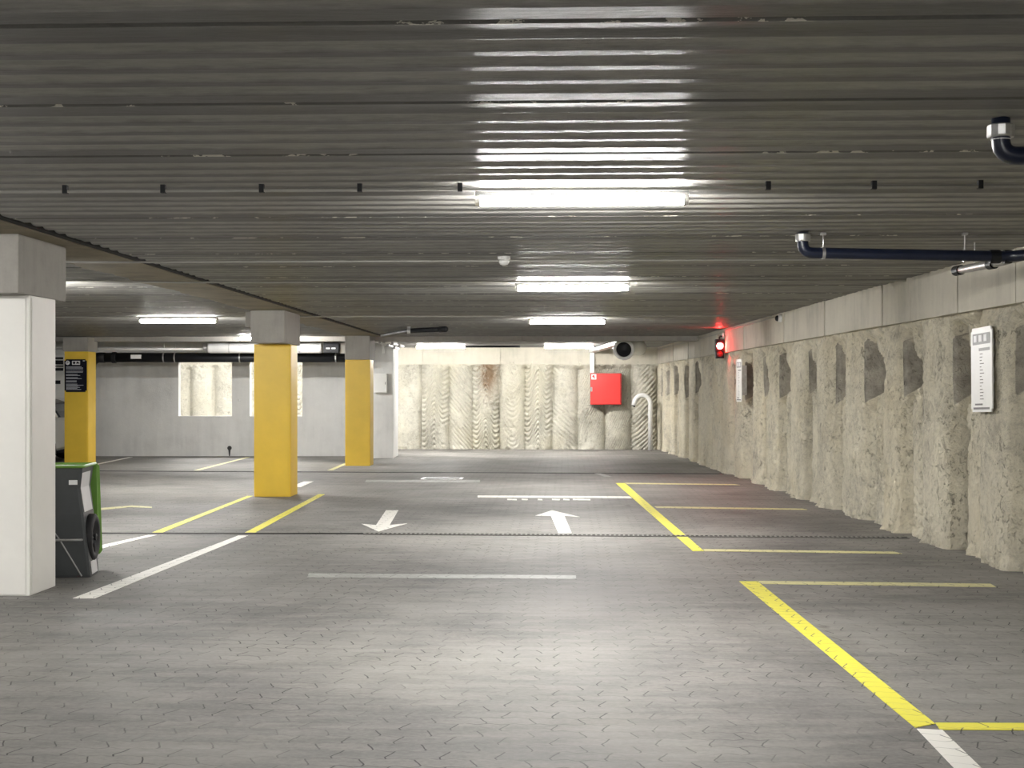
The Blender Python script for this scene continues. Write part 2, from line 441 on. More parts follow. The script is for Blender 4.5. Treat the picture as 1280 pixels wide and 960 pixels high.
# ------------------------------------------------------------------ the setting
def wallx(Y): return 4.41 - .0138 * (Y - 12.07)
XL, XR, Y0, Y1 = -17.0, 5.4, -9.0, 39.6
bm = nb(); box(bm, (XL - .3, Y0 - .3, -.2), (XR, 40.2, 0)); struct('floor', bm, 'floor')

# ribbed slab ceiling: real profile, slabs 1.3 m wide running across the building
def ceil_profile():
    pts = []
    k0, k1 = -11, 27
    for k in range(k0, k1):
        b0 = 4.68 + 1.3 * k
        for t in np.concatenate([[0, .008, .03, .05], np.arange(.075, 1.29, .02)]):
            if t < .04: z = .030 if t in (0, .008) else 0.0
            elif t < .24: z = .004 * math.sin((t - .04) / .2 * PI)
            elif t > 1.2: z = .0
            else:
                q = ((t - .24) % .24) / .24
                z = .021 * (math.sin(PI * min(1, q / .72)) ** 1.3 if q < .72 else 0)
            pts.append((b0 + t, CEIL + z))
    return pts
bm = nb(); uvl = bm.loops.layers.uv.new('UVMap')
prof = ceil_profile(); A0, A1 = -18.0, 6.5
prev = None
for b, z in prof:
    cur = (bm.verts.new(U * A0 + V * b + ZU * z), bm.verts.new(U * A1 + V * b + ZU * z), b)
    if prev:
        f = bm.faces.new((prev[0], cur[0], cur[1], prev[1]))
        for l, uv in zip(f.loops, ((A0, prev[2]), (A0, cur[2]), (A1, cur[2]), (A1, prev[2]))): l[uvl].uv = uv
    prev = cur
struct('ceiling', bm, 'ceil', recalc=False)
bm = nb(); box(bm, (XL - .5, Y0 - .5, CEIL + .06), (XR + .6, 41, CEIL + .3)); struct('ceiling_slab_top', bm, 'wall')

# secant pile wall on the right
b0 = [12.47, 13.25, 14.18, 15.04, 15.84, 16.5, 17.43, 18.37, 19.0, 19.94, 20.7]
rng = random.Random(3)
lo = [12.47]
while lo[-1] > 2: lo.append(lo[-1] - rng.uniform(.72, .92))
hiB = [20.7]
while hiB[-1] < 40: hiB.append(hiB[-1] + rng.choice([.66, .78, .86, .94]))
bounds = lo[::-1][:-1] + b0 + hiB[1:]
j0 = bounds.index(12.47)
pockets = {k for k in range(len(bounds)) if (k - j0) % 2 == 1 and k not in (j0 + 19, j0 + 20, j0 + 21)}
pockets |= {j0 - 1}; pockets -= {j0}
ys = np.arange(2.2, 39.4, .018); hs = np.concatenate([np.arange(-.02, 2.46, .028)])
S, Hh = np.meshgrid(ys, hs, indexing='ij')
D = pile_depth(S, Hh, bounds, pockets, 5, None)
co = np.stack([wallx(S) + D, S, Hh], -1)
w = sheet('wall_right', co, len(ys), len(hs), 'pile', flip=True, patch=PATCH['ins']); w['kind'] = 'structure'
bm = nb(); box(bm, (5.0, Y0, 0), (5.25, 40, CEIL + .05)); box(bm, (4.62, Y0, 0), (5.0, 2.4, CEIL)); struct('wall_right_backing', bm, 'wall')
# capping beam over the piles, cast in lengths with visible board joints
def beamx(Y): return 4.36 - .0125 * (Y - 12.07)
bm = nb(); yy = [Y0]; 
while yy[-1] < 38.9: yy.append(min(39.0, yy[-1] + rng.uniform(.5, 1.1)))
for a, b in zip(yy, yy[1:]):
    o = rng.uniform(-.012, .012)
    prism(bm, [(beamx(a) + o, a, 2.37), (beamx(b) + o, b - .008, 2.37), (5.05, b - .008, 2.37), (5.05, a, 2.37)], (0, 0, CEIL - 2.37 + .01))
struct('trim_capping_beam', bm, 'band')

# far pile wall
def farY(x): return 38.9 - math.tan(TH) * (x - 2.0)
fb = [(p - CX) * 38.9 / F for p in (526, 560.4, 590, 624, 656, 690.4, 722.8, 757, 790, 822)]
fb.append(fb[-1] + .73)
while fb[0] > -12.5: fb.insert(0, fb[0] - rng.uniform(.70, .76))
k0 = min(range(len(fb)), key=lambda k: abs(fb[k] - (526 - CX) * 38.9 / F))
style = {k0 - 1: (3, .2, .15), k0: (2, .6, .9), k0 + 1: (0, 1.25, 1), k0 + 2: (2, -.7, 1), k0 + 3: (3, .3, .35), k0 + 4: (2, .9, 1.1), k0 + 5: (0, .9, .9), k0 + 6: (0, -2.2, .9), k0 + 7: (0, 4.5, .9), k0 + 8: (0, -1.0, .8)}
GROOVE = .075; PITCH = .135; BULGE = .30; POWER = 2.3
xs = np.arange(-12.2, 4.35, .020); hs = np.arange(-.02, 2.46, .017)
S, Hh = np.meshgrid(xs, hs, indexing='ij')
D = pile_depth(S, Hh, fb, set(), 17, style, mound=((k0 + 6, 1.16), (k0 + 7, 1.2), (k0 + 5, .95)))
co = np.stack([S, 38.9 - math.tan(TH) * (S - 2.0) + D, Hh], -1)
w = sheet('wall_back', co, len(xs), len(hs), 'pile_far'); w['kind'] = 'structure'
bm = nb(); box(bm, (XL, 40.0, 0), (XR, 40.2, CEIL + .05)); struct('wall_back_backing', bm, 'wall')
bm = nb(); xx = -16.0
while xx < 4.5:
    x2 = xx + rng.uniform(1.0, 2.2); o = rng.uniform(-.012, .012)
    prism(bm, [(xx, farY(xx) + o, 2.37), (x2 - .008, farY(x2) + o, 2.37), (x2 - .008, 40.05, 2.37), (xx, 40.05, 2.37)], (0, 0, CEIL - 2.37 + .01)); xx = x2
struct('trim_capping_beam_back', bm, 'band_far')

# smooth grey wall with two openings, pilaster at its end
WY = 34.9
x_l, x_r = XL, -2.95
o1 = ((223 - CX) * WY / F, (290 - CX) * WY / F); o2 = ((312 - CX) * WY / F, (378 - CX) * WY / F)
zb, zt = 1.0, 2.36
bm = nb()
for a, b, z1, z2 in ((x_l, o1[0], 0, CEIL), (o1[0], o1[1], 0, zb), (o1[0], o1[1], zt, CEIL), (o1[1], o2[0], 0, CEIL), (o2[0], o2[1], 0, zb), (o2[0], o2[1], zt, CEIL), (o2[1], x_r, 0, CEIL)):
    box(bm, (a, WY, z1), (b, WY + .25, z2))
bmesh.ops.remove_doubles(bm, verts=bm.verts, dist=1e-4)
struct('wall_left_back', bm, 'wall')
bm = nb(); box(bm, ((466 - CX) * 33.7 / F, 33.7, 0), (-2.86, WY + .25, CEIL), .008); struct('trim_pilaster', bm, 'wall')
bm = nb(); box(bm, (XL - .2, Y0, 0), (XL, 40, CEIL + .05)); struct('wall_left', bm, 'wall')
bm = nb(); box(bm, (XL - .2, Y0 - .2, 0), (XR, Y0, CEIL + .05)); struct('wall_front', bm, 'wall')

# long brown beam over the columns, with the dark joint on its right side and a ragged left edge
def row(Y): return -3.783 + (Y - 10.98) * .0362
bm = nb(); n = 260; ring = []
for k in range(n + 1):
    Y = -8 + 38.9 * k / n
    e = .05 * (random.random() - .5) + .03 * math.sin(Y * 3.1)
    ring.append([(row(Y) - .52 + e, Y, CEIL + .02), (row(Y) - .50 + e, Y, CEIL - .022), (row(Y) + .17, Y, CEIL - .022), (row(Y) + .17, Y, CEIL + .02)])
vs = [[bm.verts.new(c) for c in r] for r in ring]
for a, b in zip(vs, vs[1:]):
    for k in range(4): bm.faces.new((a[k], a[(k + 1) % 4], b[(k + 1) % 4], b[k]))
bm.faces.new(vs[0]); bm.faces.new(vs[-1][::-1])
struct('trim_column_beam', bm, 'beam')
bm = nb()
prism(bm, [(row(-8) + .17, -8, CEIL - .012), (row(30.9) + .17, 30.9, CEIL - .012), (row(30.9) + .235, 30.9, CEIL - .012), (row(-8) + .235, -8, CEIL - .012)], (0, 0, .03))
struct('trim_beam_joint', bm, 'void')
# low cross beam far back
bm = nb()
def cross(a0, a1, b, d, z0): return prism(bm, [U * a0 + V * b + ZU * z0, U * a1 + V * b + ZU * z0, U * a1 + V * (b + d) + ZU * z0, U * a0 + V * (b + d) + ZU * z0], (0, 0, CEIL + .02 - z0))
cross(-16.5, 3.0, 31.1, .45, CEIL - .105)
struct('trim_cross_beam', bm, 'cap')

# ------------------------------------------------------------------ lamps
def make_lamp(label, loc, L=1.29):
    t = thing('tube_light', label, 'ceiling light', loc, -TH)
    h = L / 2
    hb = nb()
    prism(hb, [(-h, -.045, .0), (-h, .045, .0), (-h, .032, .036), (-h, -.032, .036)], (L, 0, 0)); obj('housing', hb, 'grey', t)
    db = nb(); prof = [(-.046, -.001), (-.050, -.022), (-.040, -.043), (-.018, -.053), (.018, -.053), (.040, -.043), (.050, -.022), (.046, -.001)]
    prism(db, [(-h + .03, y, z) for y, z in prof], (L - .06, 0, 0)); obj('diffuser', db, 'lamp', t)
    for s in (-1, 1):
        obj('hanger', boxbm((s * h * .7 - .015, -.02, .03), (s * h * .7 + .015, .02, .058)), 'steel', t)
        cb = nb(); pr = [(y * 1.06, z * 1.04 + .001) for y, z in prof]
        prism(cb, [(s * (h - .03), y, z) for y, z in pr], (s * .03, 0, 0)); obj('end_cap', cb, 'white', t)
    return t
LZ = CEIL - .052
def lampY(py): return (LZ - .035 - EYE) * F / (HY - py)
lampspec = [
    ('nearest and largest lit tube light on the ribbed ceiling of the driving lane', 727, 8.5),
    ('second lit tube light along the driving lane, just past the smoke detector', 716, 15.7),
    ('third lit tube light along the driving lane, before the dark ceiling joint', 709, 23.3),
    ('lit tube light at the far pile wall, left of the white cable duct', 711, 36.2),
    ('lit tube light at the far pile wall, beside the end of the grey wall', 551, 36.2),
    ('lit tube light in the left bay between the white column and the middle yellow column', 223, 23.0),
    ('lit tube light in the left bay, hidden behind the capital of the middle yellow column', 336, 30.4)]
L0 = None
for lab, px, Y in lampspec:
    loc = ((px - CX) * Y / F, Y, LZ)
    if L0 is None: L0 = make_lamp(lab, loc)
    else: dup(L0, loc, None, lab)
for lab, x, Y in (('lit tube light in the left bay hidden behind the white column', -5.62, 15.5),
                  ('lit tube light over the gap behind the grey wall, at its right hand opening', -5.3, 36.6),
                  ('lit tube light over the gap behind the grey wall, at its left hand opening', -8.3, 36.6),
                  ('unseen tube light added just behind the viewer to brighten the near ceiling', .3, -1.2),  # unseen lamp added to brighten the near end of the ceiling
                  ('lit tube light on the lane ceiling far behind the viewer', .2, -7.2),
                  ('lit tube light in the left bay level with the viewer', -6.2, 8.0),
                  ('lit tube light in the left bay behind the viewer', -6.4, .9),
                  ('lit tube light in the outer left bay beyond the white column', -12.6, 15.4)):
    dup(L0, (x, Y, LZ), None, lab)

# ------------------------------------------------------------------ columns
def column(label, fx, fy, w, mat, z_clad, capw, cap_front, cap_back, stub=False, capdx=0):
    """fx, fy: front right corner on the floor"""
    t = thing('square_column', label, 'column', (fx, fy, 0), -TH)
    d = w
    bm = nb(); box(bm, (-w, 0, 0), (0, d, z_clad), .006)
    c = obj('cladding', bm, mat, t)
    c['label'] = ('white' if mat == 'white_clad' else 'yellow') + ' sheet cladding'
    sb = nb()                                        # front cover panel with a shadow seam
    box(sb, (-w + .035, -.006, .012), (-.03, .001, z_clad - .02), .002); box(sb, (-.006, .035, .012), (.006, d - .03, z_clad - .02), .002)
    obj('cover_panel', sb, mat, t)
    kb = nb(); box(kb, (-w - capw, -cap_front, z_clad), (capdx, d + cap_back, CEIL - .022), .012)
    if stub: box(kb, (-w - capw - .16, -cap_front + .35, CEIL - .26), (-w - capw + .02, d + cap_back, CEIL - .022), .01)
    k = obj('capital', kb, 'cap', t); k['label'] = 'bare grey concrete capital'
    return t
colW = column('white clad square column at the left edge of the picture', -3.783, 10.98, .56, 'white_clad', 2.36, .0, .22, .25, capdx=.0)
colM = column('middle yellow column with concrete capital, standing alone beside the driving lane', -3.383, 21.37, .56, 'yellow', 2.33, -.07, .55, .12, True, .02)
colR = column('farthest right yellow column in front of the grey pilaster', -3.075, 30.3, .54, 'yellow', 2.30, .0, .04, .3, False, .0)
colL = column('yellow column on the left carrying the black parking rules sign', -9.42, 31.1, .53, 'yellow', 2.50, .02, .05, .05, False, .02)

# ------------------------------------------------------------------ signs
def sign_board(name, label, w, h, face, bars, loc, rz, tilt=0, dark=True):
    """board in local x (width), z (height), facing -y"""
    t = thing(name, label, 'sign', loc, rz)
    t.rotation_euler = (0, tilt, rz)
    bm = nb(); box(bm, (-w / 2, 0, 0), (w / 2, .012, h)); 
    es = [e for e in bm.edges if abs(e.verts[0].co.x - e.verts[1].co.x) < 1e-6 and abs(e.verts[0].co.z - e.verts[1].co.z) < 1e-6]
    bmesh.ops.bevel(bm, geom=es, offset=.03, segments=4, affect='EDGES')
    obj('board', bm, face, t)
    return t
# black rules sign on the left yellow column
q = P(83, 490, 31.05); q2 = P(111, 449, 31.05)
w_, h_ = q2.x - q.x, q2.z - q.z
sg = sign_board('parking_rules_sign', 'black parking rules sign with white symbols on the left yellow column', w_, h_, 'ink', None, (colL.location.x - .265, 31.07, q.z), -TH)
yf = -.002
def disc(bm, x, z, r, y0=-.004, y1=.001, n=20): return lathe(bm, [(r, y0), (r, y1)], (x, 0, z), n, 'Y')
pb = nb(); disc(pb, -w_ * .36, h_ * .89, .048); obj('symbol', pb, 'white_mark', sg)['label'] = 'white round parking symbol'
cu = bpy.data.curves.new('letter', 'FONT'); cu.body = 'P'; cu.size = .085; cu.align_x = 'CENTER'; cu.align_y = 'CENTER'; cu.extrude = .001
tmp = bpy.data.objects.new('letter', cu); C.objects.link(tmp)
me = bpy.data.meshes.new_from_object(tmp.evaluated_get(bpy.context.evaluated_depsgraph_get())); bpy.data.objects.remove(tmp)
me.materials.clear(); me.materials.append(M['ink'])
lo_ = bpy.data.objects.new('letter', me); C.objects.link(lo_); lo_.parent = sg; lo_.rotation_euler = (PI / 2, 0, 0); lo_.location = (-w_ * .36, -.0055, h_ * .89)
for xx_ in (-.07, .10):
    sb = nb(); box(sb, (w_ * xx_ - .045, -.004, h_ * .83), (w_ * xx_ + .05, .001, h_ * .95), .002); obj('symbol', sb, 'white_mark', sg)
    ib = nb()
    if xx_ < 0: lathe(ib, [(.028, -.006), (.028, -.003)], (w_ * xx_ + .003, 0, h_ * .89), 16, 'Y')
    else:
        prism(ib, [(w_ * xx_ + a, -.006, h_ * .89 + b) for a, b in ((-.035, -.018), (.04, -.018), (.04, .0), (.02, .004), (.008, .024), (-.018, .024), (-.026, .002), (-.035, 0))], (0, .002, 0))
    obj('pictogram', ib, 'ink', sg)
sb = nb(); box(sb, (w_ * .33, -.004, h_ * .94), (w_ * .42, .001, h_ * .96)); obj('mark', sb, 'white_mark', sg)
tb = nb(); z = h_ * .76; rr = random.Random(5)
while z > h_ * .05:
    if rr.random() > .2:
        x0 = -w_ * .43; e = w_ * rr.uniform(.0, .36)
        box(tb, (x0, -.0035, z), (e, .001, z + .012))
    z -= .024
obj('text_lines', tb, 'text', sg)

# white rules signs on the right wall
def white_sign(label, px0, px1, py0, py1, off, tilt, w=.50):
    xm = wallx(26 if px0 < 1000 else 13) - off
    Ym = xm * F / ((px0 + px1) / 2 - CX)
    z0 = EYE + (HY - py1) * Ym / F; z1 = EYE + (HY - py0) * Ym / F
    t = sign_board('wall_sign', label, w, z1 - z0, 'white', None, (xm, Ym, z0), -PI / 2 + .0138, tilt)
    h = z1 - z0
    hb = nb(); box(hb, (-w * .40, -.003, h * .80), (w * .42, .001, h * .93)); box(hb, (-w * .1, -.003, h * .72), (w * .40, .001, h * .755))
    obj('header', hb, 'grey', t)
    for k in range(3): obj('symbol', boxbm((-w * .34 + k * w * .24, -.005, h * .83), (-w * .34 + k * w * .24 + .075, -.001, h * .91)), 'white_mark', t)
    tb = nb(); r2 = random.Random(9)
    for k in range(15):
        zz = h * (.68 - .038 * k)
        box(tb, (-w * .06, -.003, zz), (w * r2.uniform(.0, .14), .001, zz + .008))
    box(tb, (-w * .38, -.003, h * .03), (w * .38, .001, h * .055)); box(tb, (-w * .30, -.003, h * .08), (w * .05, .001, h * .1))
    obj('text_lines', tb, 'dark_mark', t)
    for s in (-1, 1): obj('stand_off', boxbm((s * w * .3 - .02, .012, h * .15), (s * w * .3 + .02, .012 + off, h * .85)), 'steel', t)
    return t
white_sign('larger white notice board standing off the right pile wall, near the picture edge', 1214, 1240, 409, 515, .06, -.02, .55)
white_sign('smaller white notice board far along the right pile wall, below the red signal light', 918, 929, 449, 502, .10, 0, .55)

# ------------------------------------------------------------------ floor markings
def mark(name, label, cat, mat, polys, z=.003, group=None, pts=False):
    bm = nb()
    for poly in polys:
        w = [G(*p) for p in poly]
        prism(bm, [(v.x, v.y, .0002) for v in w], (0, 0, z))
    return tag(obj(name, bm, mat), label, cat, group)
def strip(p, q, w0, w1=None):
    """painted strip between two photograph points; widths in metres across"""
    a, b = G(*p), G(*q); d = (b - a).normalized(); n = Vector((-d.y, d.x, 0)); w1 = w1 or w0
    return [a - n * w0 / 2, a + n * w0 / 2, b + n * w1 / 2, b - n * w1 / 2]
def smark(name, label, mat, segs, z=.003):
    bm = nb()
    for s in segs: prism(bm, [(v.x, v.y, .0002) for v in s], (0, 0, z))
    return tag(obj(name, bm, mat), label, 'floor marking')
mark('bay_line', 'long bright yellow bay line nearest the viewer, running to the first corner on the right', 'floor marking', 'yline', [[(1144, 910), (1169, 905), (947, 727), (924, 727)]])
mark('bay_line', 'bright yellow cross line at the right picture edge, meeting the white stripe', 'floor marking', 'yline', [[(1169, 904), (1175, 912.5), (1400, 914), (1400, 905)]], .0034)
mark('bay_line', 'white stripe at the bottom right continuing the near yellow bay line', 'floor marking', 'wline', [[(1146, 911.5), (1178, 913), (1252, 985), (1216, 985)]])
mark('bay_line', 'thin yellow cross line from the far end of the near yellow line to the wall', 'floor marking', 'pline', [[(946, 726.5), (953, 730), (1245, 734), (1238, 730)]], .0034)
mark('bay_line', 'far yellow bay line along the right lane side, crossing the grated drain', 'floor marking', 'yline', [[(866, 689), (880, 689), (781, 604), (769.5, 604)]])
mark('bay_line', 'thin pale yellow cross line just before the grated drain on the right', 'floor marking', 'pline', [[(878, 686.6), (881, 689.2), (1128, 692.5), (1118, 690)]], .0034)
mark('bay_line', 'faint thin cross line on the right beyond the grated drain', 'floor marking', 'pline', [[(818, 633), (821, 635), (1010, 637.5), (1003, 636)]], .0034)
mark('bay_line', 'faint thin cross line starting at the top of the far yellow bay line', 'floor marking', 'pline', [[(781, 603.6), (784, 605), (925, 606.5), (918, 605.3)]], .0034)
mark('stop_line', 'white stop line across the lane beyond the up arrow', 'floor marking', 'wline', [[(597, 619.5), (597, 622), (790, 623), (787, 620.6)]])
dash = []
for a, b in ((634, 646), (652, 660), (672, 678), (690, 700), (704, 712), (716, 738)): dash.append([(a, 623.6), (a, 625.2), (b, 625.6), (b, 624)])
mark('worn_dashes', 'row of worn white dashes right below the far stop line', 'floor marking', 'wline', dash)
mark('floor_arrow', 'white arrow on the left of the lane pointing towards the viewer', 'floor marking', 'wline', [[(482.5, 638), (498, 638), (487, 656.5), (509, 654.5), (473, 664.5), (452, 655), (470, 656.5)]])
mark('floor_arrow', 'white arrow on the right of the lane pointing away towards the far wall', 'floor marking', 'wline', [[(698, 666.5), (714.5, 666.5), (705.5, 644.8), (725, 646.5), (690, 638), (669, 644.8), (688.5, 645)]])
mark('bay_line', 'long white stripe on the left ending in the foreground beside the bin', 'floor marking', 'wline', [[(91, 748), (119, 748), (310, 669.6), (298, 669.6)]])
mark('bay_line', 'yellow line continuing the long white stripe past the drain beside the middle yellow column', 'floor marking', 'yline', [[(304, 667), (317, 667), (406, 618), (398, 618)]])
mark('bay_line', 'short white stripe coming out from behind the bin', 'floor marking', 'wline', [[(118, 688), (118, 683.5), (186, 668.8), (196, 668.8)]])
mark('bay_line', 'yellow line from the drain to the foot of the middle yellow column', 'floor marking', 'yline', [[(187, 667), (200, 667), (316, 620), (309, 620)]])
mark('bay_line', 'thin bent pale yellow line on the floor right of the bin', 'floor marking', 'pline', [[(122, 638), (122, 635.5), (165, 632), (190, 633.6), (190, 635), (164, 634)]])
mark('bay_line', 'pale yellow line in front of the grey wall left of the middle yellow column', 'floor marking', 'pline', [[(242, 588), (249, 588), (313, 571.5), (308, 571.5)]])
mark('bay_line', 'thin white line at the foot of the grey wall right of the sign column', 'floor marking', 'wline', [[(110, 582), (116, 582), (166, 571.5), (161, 571.5)]])
mark('bay_line', 'short pale yellow line ending at the farthest right yellow column', 'floor marking', 'pline', [[(409, 588), (416, 588), (436, 579), (431, 579)]])
mark('bay_line', 'short white patch of paint behind the foot of the middle yellow column', 'floor marking', 'wline', [[(362, 609), (376, 609), (392, 602), (380, 602)]])
mark('worn_line', 'wide faded white line across the lane in front of the near drain', 'floor marking', 'faint', [[(386, 717), (384, 722), (720, 724), (720, 719.5)]])
mark('worn_line', 'wide faded white line across the lane left of the manhole', 'floor marking', 'faint', [[(458, 600), (456, 603), (600, 603), (600, 600)]])
mark('worn_line', 'short faded white dash in the lane near the far drain at right', 'floor marking', 'faint', [[(748, 591), (765, 596), (757, 596.5), (742, 591.5)]])

# drains
def drain(label, p, q, wdt, slots):
    a, b = G(*p), G(*q); d = (b - a); L = d.length; d.normalize()
    t = thing('channel_drain', label, 'drain', a, math.atan2(d.y, d.x))
    cb = nb(); box(cb, (0, -wdt / 2 - .012, .0003), (L, wdt / 2 + .012, .0035)); obj('channel_bed', cb, 'void', t)
    gb = nb()
    for s in (-1, 1): box(gb, (0, s * wdt / 2 - .012, .001), (L, s * wdt / 2 + .012, .009))
    n = int(L / .052)
    if slots:
        for k in range(n): box(gb, (k * .052, -wdt / 2, .002), (k * .052 + .02, wdt / 2, .009))
    obj('grating', gb, 'grate' if slots else 'iron', t)
    return t
drain('near grated floor drain running right across the lane below the arrows', (455, 667.5), (1135, 672.5), .13, True)
drain('narrow dark floor slot across the left bay, in line with the near grated drain', (118, 666.8), (454, 667.4), .05, False)
drain('far narrow floor slot running across lane and left bay', (122, 589), (905, 592.4), .05, False)
# manhole
a = G(527, 600.5); b = G(578, 596)
t = thing('manhole', 'square manhole frame set in the lane beyond the down arrow', 'manhole', ((a.x + b.x) / 2, (a.y + b.y) / 2, 0), -TH)
w2 = (b.x - a.x) / 2; 
fb_ = nb()
for s in (-1, 1): box(fb_, (-w2, s * w2 * .8 - .03, .0003), (w2, s * w2 * .8 + .03, .006)); box(fb_, (s * w2 - .03, -w2 * .8, .0003), (s * w2 + .03, w2 * .8, .006))
obj('frame', fb_, 'steel', t)
cb = nb(); box(cb, (-w2 + .03, -w2 * .8 + .03, .0003), (w2 - .03, w2 * .8 - .03, .004))
for k in range(5): box(cb, (-w2 + .1 + k * w2 * .38, -.03, .004), (-w2 + .22 + k * w2 * .38, .03, .007))
obj('cover', cb, 'iron', t)

# ------------------------------------------------------------------ pipes at the upper right
def hanger_bm(x, y, z0, r):
    bm = nb(); lathe(bm, [(r * 1.09, -.012), (r * 1.09, .012)], (x, y, z0), 18, 'X')
    tube(bm, [(x, y, z0 + r), (x, y, CEIL - .0005)], .005, 8); box(bm, (x - .02, y - .02, CEIL - .02), (x + .02, y + .02, CEIL - .0005)); return bm
pY = 10.9
t = thing('drain_pipe', 'long dark drain pipe under the ceiling at right, with pale end collar', 'pipe', (0, 0, 0))
a = P(1002, 316, pY); b = P(1262, 321, pY); r_ = .043
pb = nb(); tube(pb, [(a.x + .01, pY, CEIL - .0005), (a.x + .01, pY, a.z), (b.x, pY - .02, b.z), (4.16, pY - .35, b.z + .005), (4.19, pY - 2.6, b.z + .02)], r_, 18, .09); obj('pipe', pb, 'blue_black', t, True)
cb = nb(); lathe(cb, [(.055, 0), (.058, .01), (.058, .055), (.05, .06)], (a.x + .01, pY, CEIL - .068), 22); obj('collar', cb, 'steel', t)
for px in (1029, 1206):
    x = (px - CX) * pY / F; obj('clamp', hanger_bm(x, pY, a.z + (b.z - a.z) * (x - a.x) / (b.x - a.x), r_), 'steel', t)
cb = nb(); lathe(cb, [(.052, -.04), (.054, -.03), (.054, .03), (.052, .04)], (b.x - .12, pY - .01, b.z), 20, 'X'); obj('coupling', cb, 'black', t)
cb = nb(); lathe(cb, [(.052, -.03), (.054, -.02), (.054, .02), (.052, .03)], (b.x - .02, pY - .01, b.z), 20, 'X'); obj('coupling', cb, 'black', t)
# shiny branch pipe below
a = P(1198, 338, 12.0); b = P(1240, 330, 11.3); c = P(1290, 318, 10.7)
pb = nb(); tube(pb, [a, b, c], .034, 16); obj('branch_pipe', pb, 'steel', t, True)['label'] = 'short shiny branch pipe'
obj('hanger', tubebm([a.lerp(b, .5), (a.lerp(b, .5).x, a.lerp(b, .5).y, CEIL + .004)], .006, 8), 'steel', t)
d = (b - a).normalized(); obj('coupling', tubebm([a - d * .06, a + d * .06], .043, 16), 'black', t); obj('coupling', tubebm([b - d * .05, b + d * .05], .043, 16), 'black', t)
# near elbow
pY = 6.35
t = thing('pipe_elbow', 'dark pipe elbow with metal collar hanging at the top right corner', 'pipe', (0, 0, 0))
a = P(1251, 195, pY); r_ = .042
pb = nb(); tube(pb, [(a.x, pY, CEIL + .016), (a.x, pY, a.z), (a.x + 1.75, pY - .06, a.z + .01)], r_, 20, .075); obj('pipe', pb, 'blue_black', t, True)
cb = nb(); lathe(cb, [(.058, 0), (.062, .008), (.062, .052), (.056, .058)], (a.x, pY, P(1250, 172, pY).z), 12); obj('collar', cb, 'steel', t)
lb = nb(); lathe(lb, [(r_ + .001, 0), (r_ + .001, .004)], (a.x, pY, P(1250, 174, pY).z - .004), 20); obj('ring_mark', lb, 'white_mark', t)

# ------------------------------------------------------------------ conduits along the ceiling
def conduit(label, pts, r=.011, clips=()):
    t = thing('conduit', label, 'conduit', (0, 0, 0))
    obj('pipe', tubebm(pts, r, 8, .12), 'conduit', t, True)
    for k, c in enumerate(clips):
        c = Vector(c); obj('clip', boxbm((c.x - .014, c.y - .018, c.z - .014), (c.x + .014, c.y + .018, CEIL - .0005)), 'black', t)
    return t
zc = CEIL - .036
def lat(x, Y): return (x, Y - math.tan(TH) * x, zc)
Yc = 8.30
conduit('thin conduit with black clips across the ceiling at the nearest tube light', [lat(-9, Yc), lat(4.36, Yc)], clips=[lat((px - CX) * Yc / F, Yc) for px in (75, 200, 325, 449, 575, 958, 1088, 1218)])
Yc = 12.85
conduit('thin conduit across the ceiling through the smoke detector', [lat(-9, Yc - .2), lat(-4.6, Yc - .25), lat(-4.0, Yc), lat(4.25, Yc)])
Yc = 15.25
conduit('thin conduit across the ceiling along the second tube light', [lat(-9, Yc), lat(-4.7, Yc - .3), lat(-3.6, Yc), lat(4.25, Yc)])
Yc = 22.25
conduit('thin conduit across the ceiling along the third tube light', [lat(-9, Yc), lat(4.1, Yc)])
cw = []
for Y in (38.4, 34, 28.5): cw.append((beamx(Y) - .022, Y, CEIL - .07))
cw2 = [(beamx(Y) - .022, Y, CEIL - .045) for Y in (27.0, 24.5, 22.15)]
conduit('thin conduit along the top of the right capping beam leading to the signal light', cw + cw2, .01)
# smoke detector
q = P(630, 322, 12.8)
t = thing('smoke_detector', 'white round smoke detector on the ceiling between the first two lane lights', 'smoke detector', (q.x, q.y, 0))
lb = nb(); lathe(lb, [(.058, CEIL - .001), (.058, CEIL - .028), (.05, CEIL - .032)], n=24); obj('base', lb, 'white', t)
lb = nb(); lathe(lb, [(.047, CEIL - .032), (.047, CEIL - .052), (.036, CEIL - .075), (.012, CEIL - .084), (.002, CEIL - .085)], n=24); obj('sensor_head', lb, 'white', t, True)

# ------------------------------------------------------------------ signal light and cameras on the right wall
sY = 27.4; q = P(902, 436, sY)
t = thing('signal_light', 'two lens signal light glowing red on the right capping beam', 'traffic light', (beamx(sY) - .105, sY, 0)); q.x = beamx(sY) - .105
z0, z1 = P(0, 448, sY).z, P(0, 424, sY).z
obj('housing', boxbm((-.085, -.04, z0), (.085, .10, z1), .015), 'black', t)
for zz, mt, lb_, nme in ((P(0, 432.5, sY).z, 'redlamp', 'lit red lens', 'lens'), (P(0, 442.5, sY).z, 'dred', 'unlit dark red lens', 'lens')):
    lb = nb(); lathe(lb, [(.062, -.035), (.058, -.048), (.035, -.058), (.004, -.062)], (0, 0, zz), 20, 'Y'); o = obj('lens', lb, mt, t, True); o['label'] = lb_
    vb = nb(); n = 14; A = [(.075 * math.cos(PI * k / n), .075 * math.sin(PI * k / n)) for k in range(n + 1)]
    for (x0, y0), (x1, y1) in zip(A, A[1:]):
        prism(vb, [(x0, -.035, zz + y0), (x1, -.035, zz + y1), (x1 * 1.06, -.035, zz + y1 * 1.06), (x0 * 1.06, -.035, zz + y0 * 1.06)], (0, -.03, 0))
    obj('visor', vb, 'black', t)
xw = beamx(sY) - q.x
obj('bracket', tubebm([(0, .03, z1 - .01), (0, .03, z1 + .06), (xw - .01, .03, z1 + .06)], .016, 10, .05), 'black', t, True)
